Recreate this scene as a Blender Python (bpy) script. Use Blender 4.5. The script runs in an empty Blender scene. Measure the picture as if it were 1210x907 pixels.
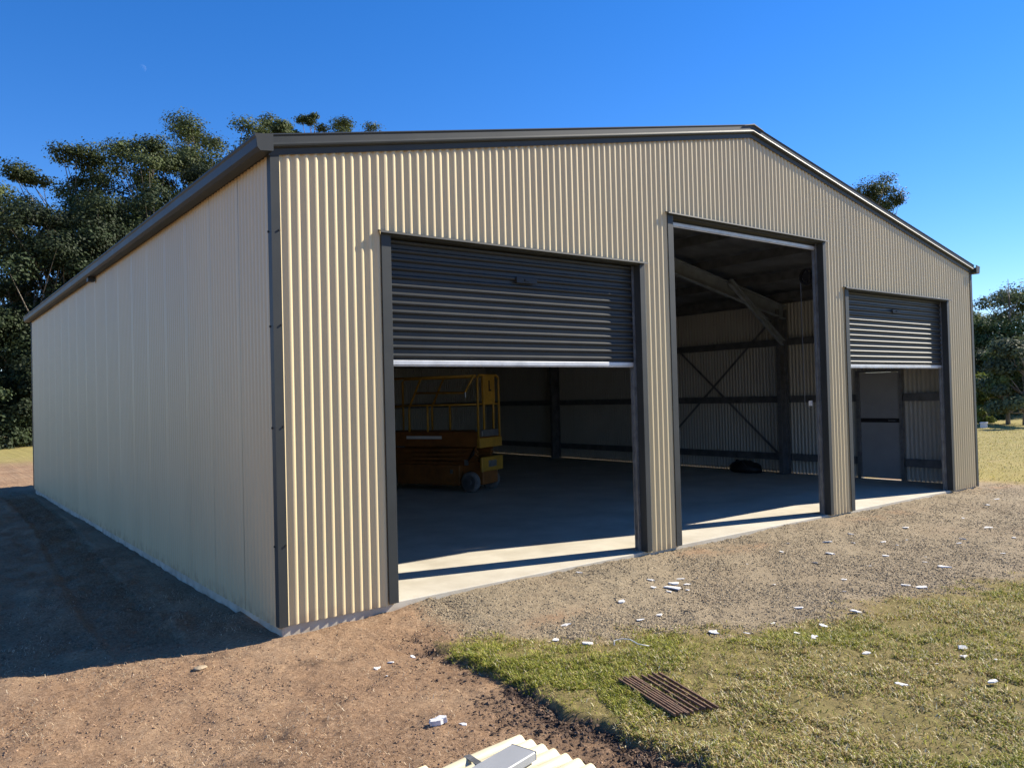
import bpy, math, random
import numpy as np
from mathutils import Matrix, Vector
random.seed(7); RNG = np.random.default_rng(11)
D = bpy.data; SC = bpy.context.scene; COL = SC.collection
rad = math.radians

# ------------------------------------------------------------------ camera
cam_d = D.cameras.new('camera'); cam = D.objects.new('camera', cam_d); COL.objects.link(cam)
cam_d.sensor_width = 36.0; cam_d.lens = 27.906; cam_d.clip_start = 0.05; cam_d.clip_end = 9000
cam.matrix_world = Matrix(((0.79284, 0.00984, -0.60935, -2.32541),
                           (-0.60890, -0.02881, -0.79272, -6.06485),
                           (-0.02536, 0.99954, -0.01685, 1.73353), (0, 0, 0, 1)))
SC.camera = cam
# ------------------------------------------------------------------ sky and sun
SUN_EL, SUN_AZ = rad(35.0), rad(-15.5)          # azimuth measured from +X towards +Y
world = D.worlds.new('World'); SC.world = world; world.use_nodes = True
wn = world.node_tree.nodes; wl = world.node_tree.links
sky = wn.new('ShaderNodeTexSky'); sky.sky_type = 'NISHITA'; sky.sun_disc = False
sky.sun_elevation = SUN_EL; sky.sun_rotation = rad(90) - SUN_AZ
sky.altitude = 100; sky.air_density = 1.0; sky.dust_density = 0.0; sky.ozone_density = 4.0
hs = wn.new('ShaderNodeHueSaturation'); hs.inputs['Saturation'].default_value = 1.3; hs.inputs['Value'].default_value = 1.0
wl.new(sky.outputs[0], hs.inputs['Color'])
bg = wn['Background']; bg.inputs['Strength'].default_value = 0.08
tn = wn.new('ShaderNodeMix'); tn.data_type = 'RGBA'; tn.blend_type = 'MULTIPLY'; tn.inputs['Factor'].default_value = 1.0
wl.new(hs.outputs[0], tn.inputs[6]); tn.inputs[7].default_value = (0.94, 0.95, 1.20, 1)      # camera's blue rendering of a clear winter sky
wl.new(tn.outputs[2], bg.inputs['Color'])
sd = D.lights.new('sun', 'SUN'); sd.energy = 5.0; sd.angle = rad(0.5); sd.color = (1.0, 0.92, 0.78)
sun = D.objects.new('sun', sd); COL.objects.link(sun)
sv = Vector((math.cos(SUN_EL)*math.cos(SUN_AZ), math.cos(SUN_EL)*math.sin(SUN_AZ), math.sin(SUN_EL)))
sun.rotation_euler = sv.to_track_quat('Z', 'Y').to_euler(); sun.location = (30, -10, 30)
SC.view_settings.view_transform = 'Standard'; SC.view_settings.look = 'None'
SC.view_settings.exposure = 1.0; SC.view_settings.gamma = 1.0
SC.render.engine = 'CYCLES'; SC.cycles.use_denoising = True; SC.cycles.max_bounces = 8; SC.cycles.diffuse_bounces = 5
SC.cycles.sample_clamp_indirect = 8.0

# ------------------------------------------------------------------ helpers
def smooth(e0, e1, x):
    t = np.clip((x-e0)/(e1-e0), 0, 1); return t*t*(3-2*t)
def _h(ix, iy, s):
    n = (ix.astype(np.int64)*374761393 + iy.astype(np.int64)*668265263 + s*974711) & 0x7fffffff
    n = ((n ^ (n >> 13))*1274126177) & 0x7fffffff
    return ((n ^ (n >> 16)) & 0xffff)/65535.0
def vn(x, y, s=0):
    x = np.asarray(x, float); y = np.asarray(y, float)
    ix = np.floor(x); iy = np.floor(y); fx = x-ix; fy = y-iy
    fx = fx*fx*(3-2*fx); fy = fy*fy*(3-2*fy)
    a = _h(ix, iy, s); b = _h(ix+1, iy, s); c = _h(ix, iy+1, s); d = _h(ix+1, iy+1, s)
    return (a*(1-fx)+b*fx)*(1-fy)+(c*(1-fx)+d*fx)*fy
def fbm(x, y, s=0, o=4):
    t = 0; a = 0.5; n = 0
    for k in range(o):
        t = t+a*vn(x*2**k+17*k, y*2**k-9*k, s+k); n += a; a *= 0.5
    return t/n

def mat(name, col, rough=0.6, metal=0.0, var=0.12, vscale=3.0, bump=0.0, bscale=60.0, spec=0.5, col2=None, dirt=None, stretch=(1, 1, 1)):
    m = D.materials.new(name); m.use_nodes = True; n = m.node_tree.nodes; l = m.node_tree.links
    b = n['Principled BSDF']; b.inputs['Roughness'].default_value = rough; b.inputs['Metallic'].default_value = metal
    b.inputs['Specular IOR Level'].default_value = spec
    tc = n.new('ShaderNodeTexCoord'); mp = n.new('ShaderNodeMapping'); mp.inputs['Scale'].default_value = stretch
    l.new(tc.outputs['Object'], mp.inputs['Vector'])
    nz = n.new('ShaderNodeTexNoise'); nz.inputs['Scale'].default_value = vscale; nz.inputs['Detail'].default_value = 6
    nz.inputs['Roughness'].default_value = 0.65; l.new(mp.outputs[0], nz.inputs['Vector'])
    rp = n.new('ShaderNodeValToRGB'); l.new(nz.outputs['Fac'], rp.inputs['Fac'])
    c2 = col2 or tuple(c*(1-var*1.6) for c in col)
    rp.color_ramp.elements[0].position = 0.3; rp.color_ramp.elements[1].position = 0.7
    rp.color_ramp.elements[0].color = (*c2, 1); rp.color_ramp.elements[1].color = (*[min(1, c*(1+var*0.5)) for c in col], 1)
    l.new(rp.outputs['Color'], b.inputs['Base Color'])
    mr = n.new('ShaderNodeMapRange'); mr.inputs['To Min'].default_value = max(0.03, rough-0.08); mr.inputs['To Max'].default_value = min(1, rough+0.1)
    l.new(nz.outputs['Fac'], mr.inputs['Value']); l.new(mr.outputs[0], b.inputs['Roughness'])
    if bump:
        n2 = n.new('ShaderNodeTexNoise'); n2.inputs['Scale'].default_value = bscale; n2.inputs['Detail'].default_value = 4
        l.new(mp.outputs[0], n2.inputs['Vector'])
        bp = n.new('ShaderNodeBump'); bp.inputs['Strength'].default_value = bump; bp.inputs['Distance'].default_value = 0.01
        l.new(n2.outputs['Fac'], bp.inputs['Height']); l.new(bp.outputs['Normal'], b.inputs['Normal'])
    return m
def attr_mat(name, rough=0.8, trans=0.0, spec=0.3):
    m = D.materials.new(name); m.use_nodes = True; n = m.node_tree.nodes; l = m.node_tree.links
    b = n['Principled BSDF']; b.inputs['Roughness'].default_value = rough; b.inputs['Specular IOR Level'].default_value = spec
    at = n.new('ShaderNodeAttribute'); at.attribute_name = 'col'; l.new(at.outputs['Color'], b.inputs['Base Color'])
    if trans:
        t = n.new('ShaderNodeBsdfTranslucent'); l.new(at.outputs['Color'], t.inputs['Color'])
        mx = n.new('ShaderNodeMixShader'); mx.inputs[0].default_value = trans
        l.new(b.outputs[0], mx.inputs[1]); l.new(t.outputs[0], mx.inputs[2]); l.new(mx.outputs[0], n['Material Output'].inputs['Surface'])
    return m

def link(name, me, parent=None, loc=None):
    o = D.objects.new(name, me); COL.objects.link(o)
    if parent is not None: o.parent = parent
    if loc is not None: o.location = loc
    return o
def np_mesh(name, V, F, mats, smooth_=False, col=None, midx=None):
    me = D.meshes.new(name); V = np.asarray(V, np.float32); F = np.asarray(F, np.int32); k = F.shape[1]
    me.vertices.add(len(V)); me.vertices.foreach_set('co', V.ravel())
    me.loops.add(F.size); me.loops.foreach_set('vertex_index', F.ravel())
    me.polygons.add(len(F)); me.polygons.foreach_set('loop_start', np.arange(0, F.size, k, dtype=np.int32))
    me.polygons.foreach_set('loop_total', np.full(len(F), k, np.int32))
    for m in (mats if isinstance(mats, (list, tuple)) else [mats]): me.materials.append(m)
    if midx is not None: me.polygons.foreach_set('material_index', np.asarray(midx, np.int32))
    me.polygons.foreach_set('use_smooth', np.full(len(F), bool(smooth_)))
    if col is not None:
        a = me.color_attributes.new('col', 'FLOAT_COLOR', 'POINT')
        c4 = np.ones((len(V), 4), np.float32); c4[:, :3] = col; a.data.foreach_set('color', c4.ravel())
    me.update(calc_edges=True); me.validate(); return me
class MB:
    def __init__(s): s.v = []; s.f = []
    def quadbox(s, P):                       # 8 corners, bottom ring then top ring
        b = len(s.v); s.v += [tuple(p) for p in P]
        for q in ((3, 2, 1, 0), (4, 5, 6, 7), (0, 1, 5, 4), (1, 2, 6, 5), (2, 3, 7, 6), (3, 0, 4, 7)): s.f.append([b+i for i in q])
        return s
    def box(s, x0, x1, y0, y1, z0, z1):
        return s.quadbox([(x0, y0, z0), (x1, y0, z0), (x1, y1, z0), (x0, y1, z0), (x0, y0, z1), (x1, y0, z1), (x1, y1, z1), (x0, y1, z1)])
    def beam(s, p, q, w, h, up=(0, 0, 1)):   # box section from p to q
        p = Vector(p); q = Vector(q); d = (q-p).normalized(); u = Vector(up); r = d.cross(u)
        if r.length < 1e-4: r = d.cross(Vector((1, 0, 0)))
        r.normalize(); u = r.cross(d).normalized(); r = r*w/2; u = u*h/2
        return s.quadbox([p-r-u, p+r-u, q+r-u, q-r-u, p-r+u, p+r+u, q+r+u, q-r+u])
    def tube(s, pts, rr, n=8, cap=True):
        pts = [Vector(p) for p in pts]; rr = rr if isinstance(rr, (list, tuple)) else [rr]*len(pts); b = len(s.v)
        ref = Vector((0.31, 0.17, 0.93))
        for i, p in enumerate(pts):
            d = (pts[min(i+1, len(pts)-1)]-pts[max(i-1, 0)]).normalized()
            a = d.cross(ref)
            if a.length < 1e-3: a = d.cross(Vector((1, 0, 0)))
            a.normalize(); c = d.cross(a)
            for k in range(n):
                t = 2*math.pi*k/n; s.v.append(tuple(p+(a*math.cos(t)+c*math.sin(t))*rr[i]))
        for i in range(len(pts)-1):
            for k in range(n):
                s.f.append([b+i*n+k, b+i*n+(k+1) % n, b+(i+1)*n+(k+1) % n, b+(i+1)*n+k])
        if cap:
            s.f.append([b+k for k in range(n)][::-1]); s.f.append([b+(len(pts)-1)*n+k for k in range(n)])
        return s
    def extrude(s, prof, f0, f1):            # closed profile of 2-D points; f0, f1 map a point to 3-D at each end
        b = len(s.v); n = len(prof); s.v += [tuple(f0(*p)) for p in prof]+[tuple(f1(*p)) for p in prof]
        for k in range(n): s.f.append([b+k, b+(k+1) % n, b+n+(k+1) % n, b+n+k])
        s.f.append([b+k for k in range(n)][::-1]); s.f.append([b+n+k for k in range(n)]); return s
    def build(s, name, m, parent=None, sm=False, bevel=0.0, loc=None):
        me = D.meshes.new(name); me.from_pydata(s.v, [], s.f); me.materials.append(m)
        if sm: me.polygons.foreach_set('use_smooth', [True]*len(me.polygons))
        me.update(); o = link(name, me, parent, loc)
        if bevel:
            bv = o.modifiers.new('bevel', 'BEVEL'); bv.width = bevel; bv.segments = 2; bv.limit_method = 'ANGLE'
        return o
def tag(o, label=None, cat=None, group=None, kind=None):
    if label: o['label'] = label
    if cat: o['category'] = cat
    if group: o['group'] = group
    if kind: o['kind'] = kind
    return o
def empty(name, loc=(0, 0, 0), rz=0.0):
    o = D.objects.new(name, None); COL.objects.link(o); o.location = loc; o.rotation_euler = (0, 0, rz); o.empty_display_size = 0.2; return o

# ------------------------------------------------------------------ materials
M = {}
M['cream'] = mat('cream_steel', (0.620, 0.505, 0.298), rough=0.36, var=0.06, vscale=0.9, spec=0.45, stretch=(1, 1, 0.25))
M['cream_loose'] = mat('cream_offcut', (0.63, 0.56, 0.38), rough=0.4, var=0.08, vscale=5, spec=0.45)
M['cream_in'] = mat('sheet_reverse', (0.42, 0.415, 0.375), rough=0.45, var=0.06, vscale=1.2)
M['grey'] = mat('dark_grey_steel', (0.038, 0.042, 0.041), rough=0.5, var=0.12, vscale=2.0, spec=0.35)
M['curtain'] = mat('roller_curtain_steel', (0.040, 0.043, 0.044), rough=0.45, var=0.15, vscale=1.5, spec=0.3)
M['roof'] = mat('roof_steel', (0.075, 0.075, 0.075), rough=0.45, var=0.1)
M['galv'] = mat('galvanised_steel', (0.34, 0.35, 0.36), rough=0.42, metal=0.75, var=0.25, vscale=9)
M['galv_dull'] = mat('galvanised_framing', (0.20, 0.21, 0.22), rough=0.5, metal=0.55, var=0.25, vscale=6)
M['rafter'] = mat('galvanised_rafter', (0.29, 0.335, 0.375), rough=0.5, metal=0.2, var=0.2, vscale=5)
M['alu'] = mat('aluminium_rail', (0.60, 0.61, 0.62), rough=0.4, metal=0.3, var=0.15, vscale=6)
M['foil'] = mat('roof_foil', (0.30, 0.32, 0.35), rough=0.36, metal=0.45, var=0.4, vscale=2.5, bump=0.5, bscale=6)
M['concrete'] = mat('concrete', (0.54, 0.50, 0.41), rough=0.75, var=0.2, vscale=1.3, bump=0.15, bscale=120, col2=(0.42, 0.375, 0.29))
M['door_grey'] = mat('access_door_paint', (0.30, 0.31, 0.32), rough=0.5, var=0.08)
M['black'] = mat('black_plastic', (0.012, 0.012, 0.013), rough=0.55, var=0.2)
M['orange'] = mat('orange_paint', (0.27, 0.10, 0.02), rough=0.55, var=0.25, vscale=6)
M['yellow'] = mat('yellow_paint', (0.50, 0.27, 0.03), rough=0.5, var=0.2, vscale=6)
M['tyre'] = mat('grey_tyre', (0.20, 0.19, 0.18), rough=0.8, var=0.25, vscale=14)
M['white'] = mat('white_foam', (0.80, 0.78, 0.74), rough=0.85, var=0.2, vscale=20, bump=0.3, bscale=80)
M['whitepaint'] = mat('white_paint', (0.75, 0.75, 0.72), rough=0.5, var=0.08)
M['rust'] = mat('rusty_steel', (0.20, 0.115, 0.07), rough=0.85, var=0.3, vscale=25, bump=0.5, bscale=90, col2=(0.075, 0.045, 0.032))
M['stone'] = mat('pale_stone', (0.40, 0.31, 0.20), rough=0.9, var=0.25, vscale=15, bump=0.6, bscale=30)
M['bark'] = mat('pale_bark', (0.26, 0.22, 0.17), rough=0.9, var=0.4, vscale=2.5, bump=0.6, bscale=14, stretch=(1, 1, 0.3))
M['leaf'] = attr_mat('leaf', rough=0.65, trans=0.22, spec=0.2)
M['blade'] = attr_mat('grass_blade', rough=0.6, trans=0.3, spec=0.3)
M['chips'] = attr_mat('loose_stone', rough=0.9, spec=0.2)

def grime(m, z0, z1, col):
    n = m.node_tree.nodes; l = m.node_tree.links; b = n['Principled BSDF']; src = b.inputs['Base Color'].links[0].from_socket
    g = n.new('ShaderNodeNewGeometry'); sx = n.new('ShaderNodeSeparateXYZ'); l.new(g.outputs['Position'], sx.inputs[0])
    mr = n.new('ShaderNodeMapRange'); mr.inputs['From Min'].default_value = z1; mr.inputs['From Max'].default_value = z0; l.new(sx.outputs['Z'], mr.inputs['Value'])
    nz = n.new('ShaderNodeTexNoise'); nz.inputs['Scale'].default_value = 7; nz.inputs['Detail'].default_value = 7; l.new(g.outputs['Position'], nz.inputs['Vector'])
    m2 = n.new('ShaderNodeMapRange'); m2.inputs['From Min'].default_value = 0.42; m2.inputs['From Max'].default_value = 0.68; l.new(nz.outputs['Fac'], m2.inputs['Value'])
    mu = n.new('ShaderNodeMath'); mu.operation = 'MULTIPLY'; l.new(mr.outputs[0], mu.inputs[0]); l.new(m2.outputs[0], mu.inputs[1])
    mx = n.new('ShaderNodeMix'); mx.data_type = 'RGBA'; l.new(mu.outputs[0], mx.inputs['Factor']); l.new(src, mx.inputs[6]); mx.inputs[7].default_value = (*col, 1)
    l.new(mx.outputs[2], b.inputs['Base Color'])
grime(M['cream'], -0.05, 0.09, (0.36, 0.25, 0.15)); grime(M['concrete'], -0.16, -0.004, (0.26, 0.18, 0.11))

# ------------------------------------------------------------------ ground
W, HE, AP, LEN = 12.5, 3.70, 4.962, 14.6
CX = W/2
def zr(x): return HE+(AP-HE)*(1-abs(x-CX)/CX)          # top edge of the gable wall
EDGE = np.array([(-0.2, 0.95), (-0.87, 0.86), (-1.25, 0.80), (-1.6, 0.78), (-2.24, 0.70), (-2.8, 0.72), (-3.4, 0.74), (-4.5, 0.85), (-7, 0.9), (-12, 0.5), (-60, -6)])[::-1]
GRAV = np.array([(0.80, -0.72), (0.95, -0.87), (1.35, -1.27), (1.75, -1.55), (2.3, -1.9), (2.74, -2.14), (3.4, -2.45), (3.83, -2.5), (4.95, -2.62), (6.16, -2.97), (9, -3.2), (13, -2.6), (15.5, -1.2)])
def zones(x, y):
    wob = (fbm(x*3.1, y*3.1, 5)-0.5)*0.42 + (fbm(x*11, y*11, 9)-0.5)*0.26
    ex = np.interp(y, EDGE[:, 0], EDGE[:, 1])
    gl = np.interp(x, GRAV[:, 0], GRAV[:, 1])
    right = smooth(-0.03, 0.07, x+wob*0.45-ex)                       # to the right of the scraped edge
    ingrass = smooth(-0.26, 0.26, gl-y+wob*1.3)                       # nearer than the gravel line
    grass = right*ingrass*(x < 15.5)
    wob2 = (fbm(x*0.8, y*0.8, 21)-0.5)*1.2
    gr_left = smooth(0.05, 0.5, x+wob*0.8-(0.98+0.12*y))
    far_r = smooth(0.0, 1.2, (x-13.0)+0.45*y*(y < 0)+wob2*0.7)       # lawn past the far corner
    gravel = gr_left*(1-ingrass)*(y < 1.5)*(1-far_r)
    for px_, py_, rx_, ry_ in ((4.75, -0.22, 0.45, 0.22), (8.55, -0.38, 0.9, 0.20), (1.95, -1.02, 0.38, 0.14), (12.7, -0.2, 0.8, 0.16), (5.4, -0.45, 0.4, 0.12)):
        gravel = gravel*(1-0.8*np.exp(-(((x-px_)/rx_)**2+((y-py_)/ry_)**2))*smooth(0.3, 0.6, fbm(x*6, y*6, 77)))
    far = np.maximum(smooth(24, 30, y+wob2*3), far_r*(x > 6))
    grass = np.maximum(grass, far)
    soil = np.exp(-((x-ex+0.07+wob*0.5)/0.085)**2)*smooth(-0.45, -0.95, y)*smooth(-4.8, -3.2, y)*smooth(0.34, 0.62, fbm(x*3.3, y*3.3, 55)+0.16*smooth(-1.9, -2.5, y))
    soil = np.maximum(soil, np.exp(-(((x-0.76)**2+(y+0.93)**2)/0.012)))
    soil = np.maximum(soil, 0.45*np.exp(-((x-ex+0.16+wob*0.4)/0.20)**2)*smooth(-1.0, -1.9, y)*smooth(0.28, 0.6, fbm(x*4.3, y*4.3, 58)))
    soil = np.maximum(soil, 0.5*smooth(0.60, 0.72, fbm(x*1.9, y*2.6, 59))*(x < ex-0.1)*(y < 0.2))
    soil = np.clip(soil, 0, 1)*(1-grass*0.6)+0.38*right*ingrass*(x < 15.5)  # soil tone under the lawn: brown earth plus painted-in shade between blades
    return gravel, grass, soil, right*ingrass
def ground_h(x, y):
    x = np.asarray(x, float); y = np.asarray(y, float)
    gravel, grass, soil, lawn = zones(x, y)
    z = -0.125+(fbm(x*0.9, y*0.9, 31)-0.5)*0.05
    z = z+smooth(-1.7, 0.0, y)*smooth(0.75, 1.9, x)*(y < 2)*0.085
    z = z+0.035*smooth(-0.5, -0.02, y)*smooth(-0.5, 0.1, x)*(y < 1)*(x < 1.4)
    z = z+lawn*0.045*smooth(-0.1, 0.9, np.interp(x, GRAV[:, 0], GRAV[:, 1])-y)
    z = z+(fbm(x*4, y*4, 44, 3)-0.5)*0.12*smooth(0.1, 0.8, y)*smooth(-0.15, -0.4, x)*smooth(20, 15, y)
    z = z+(fbm(x*7, y*7, 41, 3)-0.5)*0.032+(fbm(x*26, y*26, 47, 2)-0.5)*(0.010+0.03*soil)
    z = z-0.075*np.exp(-(((x-0.78)**2+(y+0.93)**2)/0.011))
    # machine track and scrape marks in the dirt beside the shed
    tx = -0.40-0.43*smooth(11, 0.5, y)
    tr = smooth(0.30, 0.2, np.abs(x-tx))*smooth(0.0, 1.0, y)*smooth(16, 13, y)
    z = z+tr*(-0.035+0.045*np.sin(y*2*math.pi/0.17+x*2)*(0.5+fbm(x*3, y*3, 60)))
    tr2 = smooth(0.30, 0.2, np.abs(x-tx+1.75))*smooth(0.0, 1.0, y)*smooth(16, 13, y)
    z = z+tr2*(-0.02+0.03*np.sin(y*2*math.pi/0.17+x*2)*(0.5+fbm(x*3, y*3, 61)))
    inside = (x > 0.06)*(x < W-0.06)*(y > 0.09)*(y < LEN-0.06)
    z = np.where(inside, -0.40, z)
    dist = np.hypot(x, y)
    z = z+(fbm(x*0.05, y*0.05, 71)-0.5)*0.8*smooth(25, 80, dist)
    return z
def lines(parts):
    o = []
    for a, b, s in parts: o += list(np.arange(a, b, s))
    return o
def growth(a, s, end, g=1.22):
    o = []; x = a
    while abs(x) < end: x += s; s *= g; o.append(x)
    return o
gx = growth(-6, -0.12, 900)[::-1]+lines([(-6, -2.4, 0.06), (-2.4, 3.2, 0.021), (3.2, 7, 0.045), (7, 15, 0.09)])+[15.0]+growth(15, 0.15, 900)
gy = growth(-4.6, -0.10, 900)[::-1]+lines([(-4.6, 0.06, 0.021), (0.06, 17, 0.085)])+[17.0]+growth(17, 0.2, 900)
GX, GY = np.meshgrid(np.array(gx), np.array(gy)); nx, ny = len(gx), len(gy)
zz = ground_h(GX, GY); zg = zones(GX, GY)
V = np.stack([GX.ravel(), GY.ravel(), zz.ravel()], 1)
i0 = (np.arange(ny-1)[:, None]*nx+np.arange(nx-1)[None, :]).ravel()
F = np.stack([i0, i0+1, i0+nx+1, i0+nx], 1)
gm = D.materials.new('bare_ground'); gm.use_nodes = True; n = gm.node_tree.nodes; l = gm.node_tree.links
b = n['Principled BSDF']; b.inputs['Roughness'].default_value = 0.95; b.inputs['Specular IOR Level'].default_value = 0.15
at = n.new('ShaderNodeAttribute'); at.attribute_name = 'col'
sp = n.new('ShaderNodeSeparateColor'); l.new(at.outputs['Color'], sp.inputs[0])
tc = n.new('ShaderNodeTexCoord')
def noise(scale, det=6, rough=0.65):
    z = n.new('ShaderNodeTexNoise'); z.inputs['Scale'].default_value = scale; z.inputs['Detail'].default_value = det
    z.inputs['Roughness'].default_value = rough; l.new(tc.outputs['Object'], z.inputs['Vector']); return z.outputs['Fac']
def ramp(fac, stops):
    r = n.new('ShaderNodeValToRGB'); l.new(fac, r.inputs['Fac']); e = r.color_ramp.elements
    while len(e) < len(stops): e.new(0.5)
    for k, (p, c) in enumerate(stops): e[k].position = p; e[k].color = (*c, 1)
    return r.outputs['Color']
def mix(fac, a, b_, mode='MIX'):
    m = n.new('ShaderNodeMix'); m.data_type = 'RGBA'; m.blend_type = mode
    if isinstance(fac, float): m.inputs['Factor'].default_value = fac
    else: l.new(fac, m.inputs['Factor'])
    l.new(a, m.inputs[6]); l.new(b_, m.inputs[7]); return m.outputs[2]
c_dirt = mix(0.55, ramp(noise(1.1), [(0.3, (0.17, 0.10, 0.056)), (0.45, (0.285, 0.175, 0.098)), (0.55, (0.35, 0.23, 0.135)), (0.72, (0.44, 0.31, 0.19))]),
             ramp(noise(38, 3, 0.8), [(0.3, (0.075, 0.047, 0.03)), (0.5, (0.26, 0.165, 0.10)), (0.75, (0.50, 0.36, 0.235))]))
c_grav = mix(0.6, ramp(noise(0.9), [(0.3, (0.25, 0.165, 0.10)), (0.42, (0.27, 0.205, 0.13)), (0.7, (0.31, 0.25, 0.165))]),
             ramp(noise(55, 3, 0.8), [(0.3, (0.13, 0.10, 0.065)), (0.5, (0.28, 0.225, 0.15)), (0.75, (0.46, 0.39, 0.28))]))
c_gras = mix(0.5, ramp(noise(0.7), [(0.3, (0.30, 0.22, 0.09)), (0.5, (0.29, 0.245, 0.08)), (0.7, (0.38, 0.28, 0.13))]),
             ramp(noise(3.5, 8, 0.75), [(0.3, (0.14, 0.12, 0.04)), (0.5, (0.27, 0.23, 0.08)), (0.75, (0.42, 0.34, 0.14))]))
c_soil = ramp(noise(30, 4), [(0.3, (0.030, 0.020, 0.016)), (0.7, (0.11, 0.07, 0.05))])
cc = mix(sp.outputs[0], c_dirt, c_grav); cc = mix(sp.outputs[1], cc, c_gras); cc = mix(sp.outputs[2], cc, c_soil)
l.new(cc, b.inputs['Base Color'])
bp = n.new('ShaderNodeBump'); bp.inputs['Strength'].default_value = 0.9; bp.inputs['Distance'].default_value = 0.012
l.new(noise(60, 5, 0.8), bp.inputs['Height']); l.new(bp.outputs[0], b.inputs['Normal'])
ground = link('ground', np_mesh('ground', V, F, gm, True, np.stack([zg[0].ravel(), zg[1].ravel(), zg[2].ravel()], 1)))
tag(ground, kind='structure')

# ------------------------------------------------------------------ the shed
shed = empty('shed')
tag(shed, 'large cream corrugated steel shed with three dark grey roller doors', 'shed')
PITCH = W/156; DEP = 0.016
_pf = [(0.0, -1.0), (0.10, -0.94), (0.20, -0.62), (0.30, 0.0), (0.40, 0.62), (0.50, 0.94), (0.60, 1.0), (0.68, 0.94), (0.76, 0.62), (0.83, 0.0), (0.90, -0.62), (0.96, -0.94)]
def prof_pts(u0, u1):
    """corrugation crest height along u"""
    us = []; k0 = int(math.floor(u0/PITCH+1e-6)); k1 = int(math.ceil(u1/PITCH-1e-6))
    for k in range(k0, k1+1):
        for f_, h in _pf:
            u = (k+f_)*PITCH
            if u0-1e-6 <= u <= u1+1e-6: us.append((u, h*DEP/2))
    if us[0][0]-u0 > 1e-4: us.insert(0, (u0, us[0][1]))
    if u1-us[-1][0] > 1e-4: us.append((u1, us[-1][1]))
    return us
def sheet_mesh(name, segs, place, mout, min_, th=0.0016):
    """segs: list of (u0,u1,zlow(u),zhigh(u)); place(u,d,z) -> xyz, d measured outwards. Two skins closed round the rim."""
    V = []; F = []; mi = []
    for u0, u1, zl, zh in segs:
        pts = prof_pts(u0, u1); b = len(V); m_ = len(pts)
        for skin in (0, 1):
            for u, h in pts:
                d = h if skin == 0 else h-th
                V.append(place(u, d, zl(u))); V.append(place(u, d, zh(u)))
        for skin in (0, 1):
            o = b+skin*2*m_
            for k in range(m_-1):
                q = [o+2*k, o+2*k+2, o+2*k+3, o+2*k+1]
                F.append(q if skin == 0 else q[::-1]); mi.append(skin)
        o2 = 2*m_; V += V[b:b+2*o2]; b += 2*o2      # the rim keeps its own vertices so the faces shade crisply
        for k in range(m_-1):
            F.append([b+2*k, b+o2+2*k, b+o2+2*k+2, b+2*k+2]); mi.append(0)
            F.append([b+2*k+1, b+2*k+3, b+o2+2*k+3, b+o2+2*k+1]); mi.append(0)
        for k in (0, m_-1): F.append([b+2*k, b+2*k+1, b+o2+2*k+1, b+o2+2*k]); mi.append(0)
    return np_mesh(name, np.array(V), np.array(F), [mout, min_], True, None, mi)
DOORS = [(0.946, 4.212, 3.188), (4.619, 7.886, 3.798), (8.350, 11.589, 3.180)]
OPEN = [(a+0.05, b_-0.05, t) for a, b_, t in DOORS]
zb = -0.012
# front gable, one sheet at a time, cut round the openings
SW = PITCH*10
k = 0
while k*SW < W-1e-6:
    u0, u1 = k*SW, min(W, (k+1)*SW)
    cuts = sorted({u0, u1, CX if u0 < CX < u1 else u0, *[e for a, b_, t in OPEN for e in (a, b_) if u0 < e < u1]})
    segs = []
    for a, b_ in zip(cuts[:-1], cuts[1:]):
        if b_-a < 1e-4: continue
        mid = (a+b_)/2; low = zb
        for da, db, dt in OPEN:
            if da < mid < db: low = dt
        segs.append((a, b_, (lambda u, z=low: z), (lambda u: zr(u)+0.02)))
    off = 0.0011*(k % 2)
    if u1 < W-0.01: a, b_, zl, zh = segs[-1]; segs[-1] = (a, b_+0.022, zl, zh)
    link('wall_sheet', sheet_mesh('wall_sheet', segs, lambda u, d, z, off=off: (u, -d-off, z), M['cream'], M['cream_in']), shed)
    k += 1
# side walls and back wall
PD0, PD1, PDT = 1.24, 2.10, 2.07
for side in (0, 1):
    k = 0
    while k*SW < LEN-1e-6:
        u0, u1 = k*SW, min(LEN, (k+1)*SW); off = u0; low = -0.034 if side == 0 else -0.002; u1 = min(LEN, u1+0.024)
        if side == 1 and (u0 < PD1 and u1 > PD0):
            cuts = sorted({u0, u1, *[e for e in (PD0, PD1) if u0 < e < u1]})
            segs = [(a, b_, (lambda u, z=(PDT if PD0 < (a+b_)/2 < PD1 else low): z), (lambda u: HE)) for a, b_ in zip(cuts[:-1], cuts[1:])]
        else: segs = [(u0, u1, (lambda u, z=low: z), (lambda u: HE))]
        if side == 0: pl = lambda u, d, z, off=off: (-d-0.010*max(0.0, 1-(u-off)/0.035), u, z)
        else: pl = lambda u, d, z, off=off: (W+d+0.0025*max(0.0, 1-(u-off)/0.06), u, z)
        link('wall_sheet', sheet_mesh('wall_sheet', segs, pl, M['cream'], M['cream_in']), shed); k += 1
k = 0
while k*SW < W-1e-6:
    u0, u1 = k*SW, min(W, (k+1)*SW)
    cuts = sorted({u0, u1, CX if u0 < CX < u1 else u0})
    segs = [(a, b_, (lambda u: zb), (lambda u: zr(u)+0.02)) for a, b_ in zip(cuts[:-1], cuts[1:])]
    if u1 < W-0.01: a, b_, zl, zh = segs[-1]; segs[-1] = (a, b_+0.022, zl, zh)
    link('wall_sheet', sheet_mesh('wall_sheet', segs, lambda u, d, z, off=0.0011*(k % 2): (u, LEN+d+off, z), M['cream'], M['cream_in']), shed); k += 1
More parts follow.
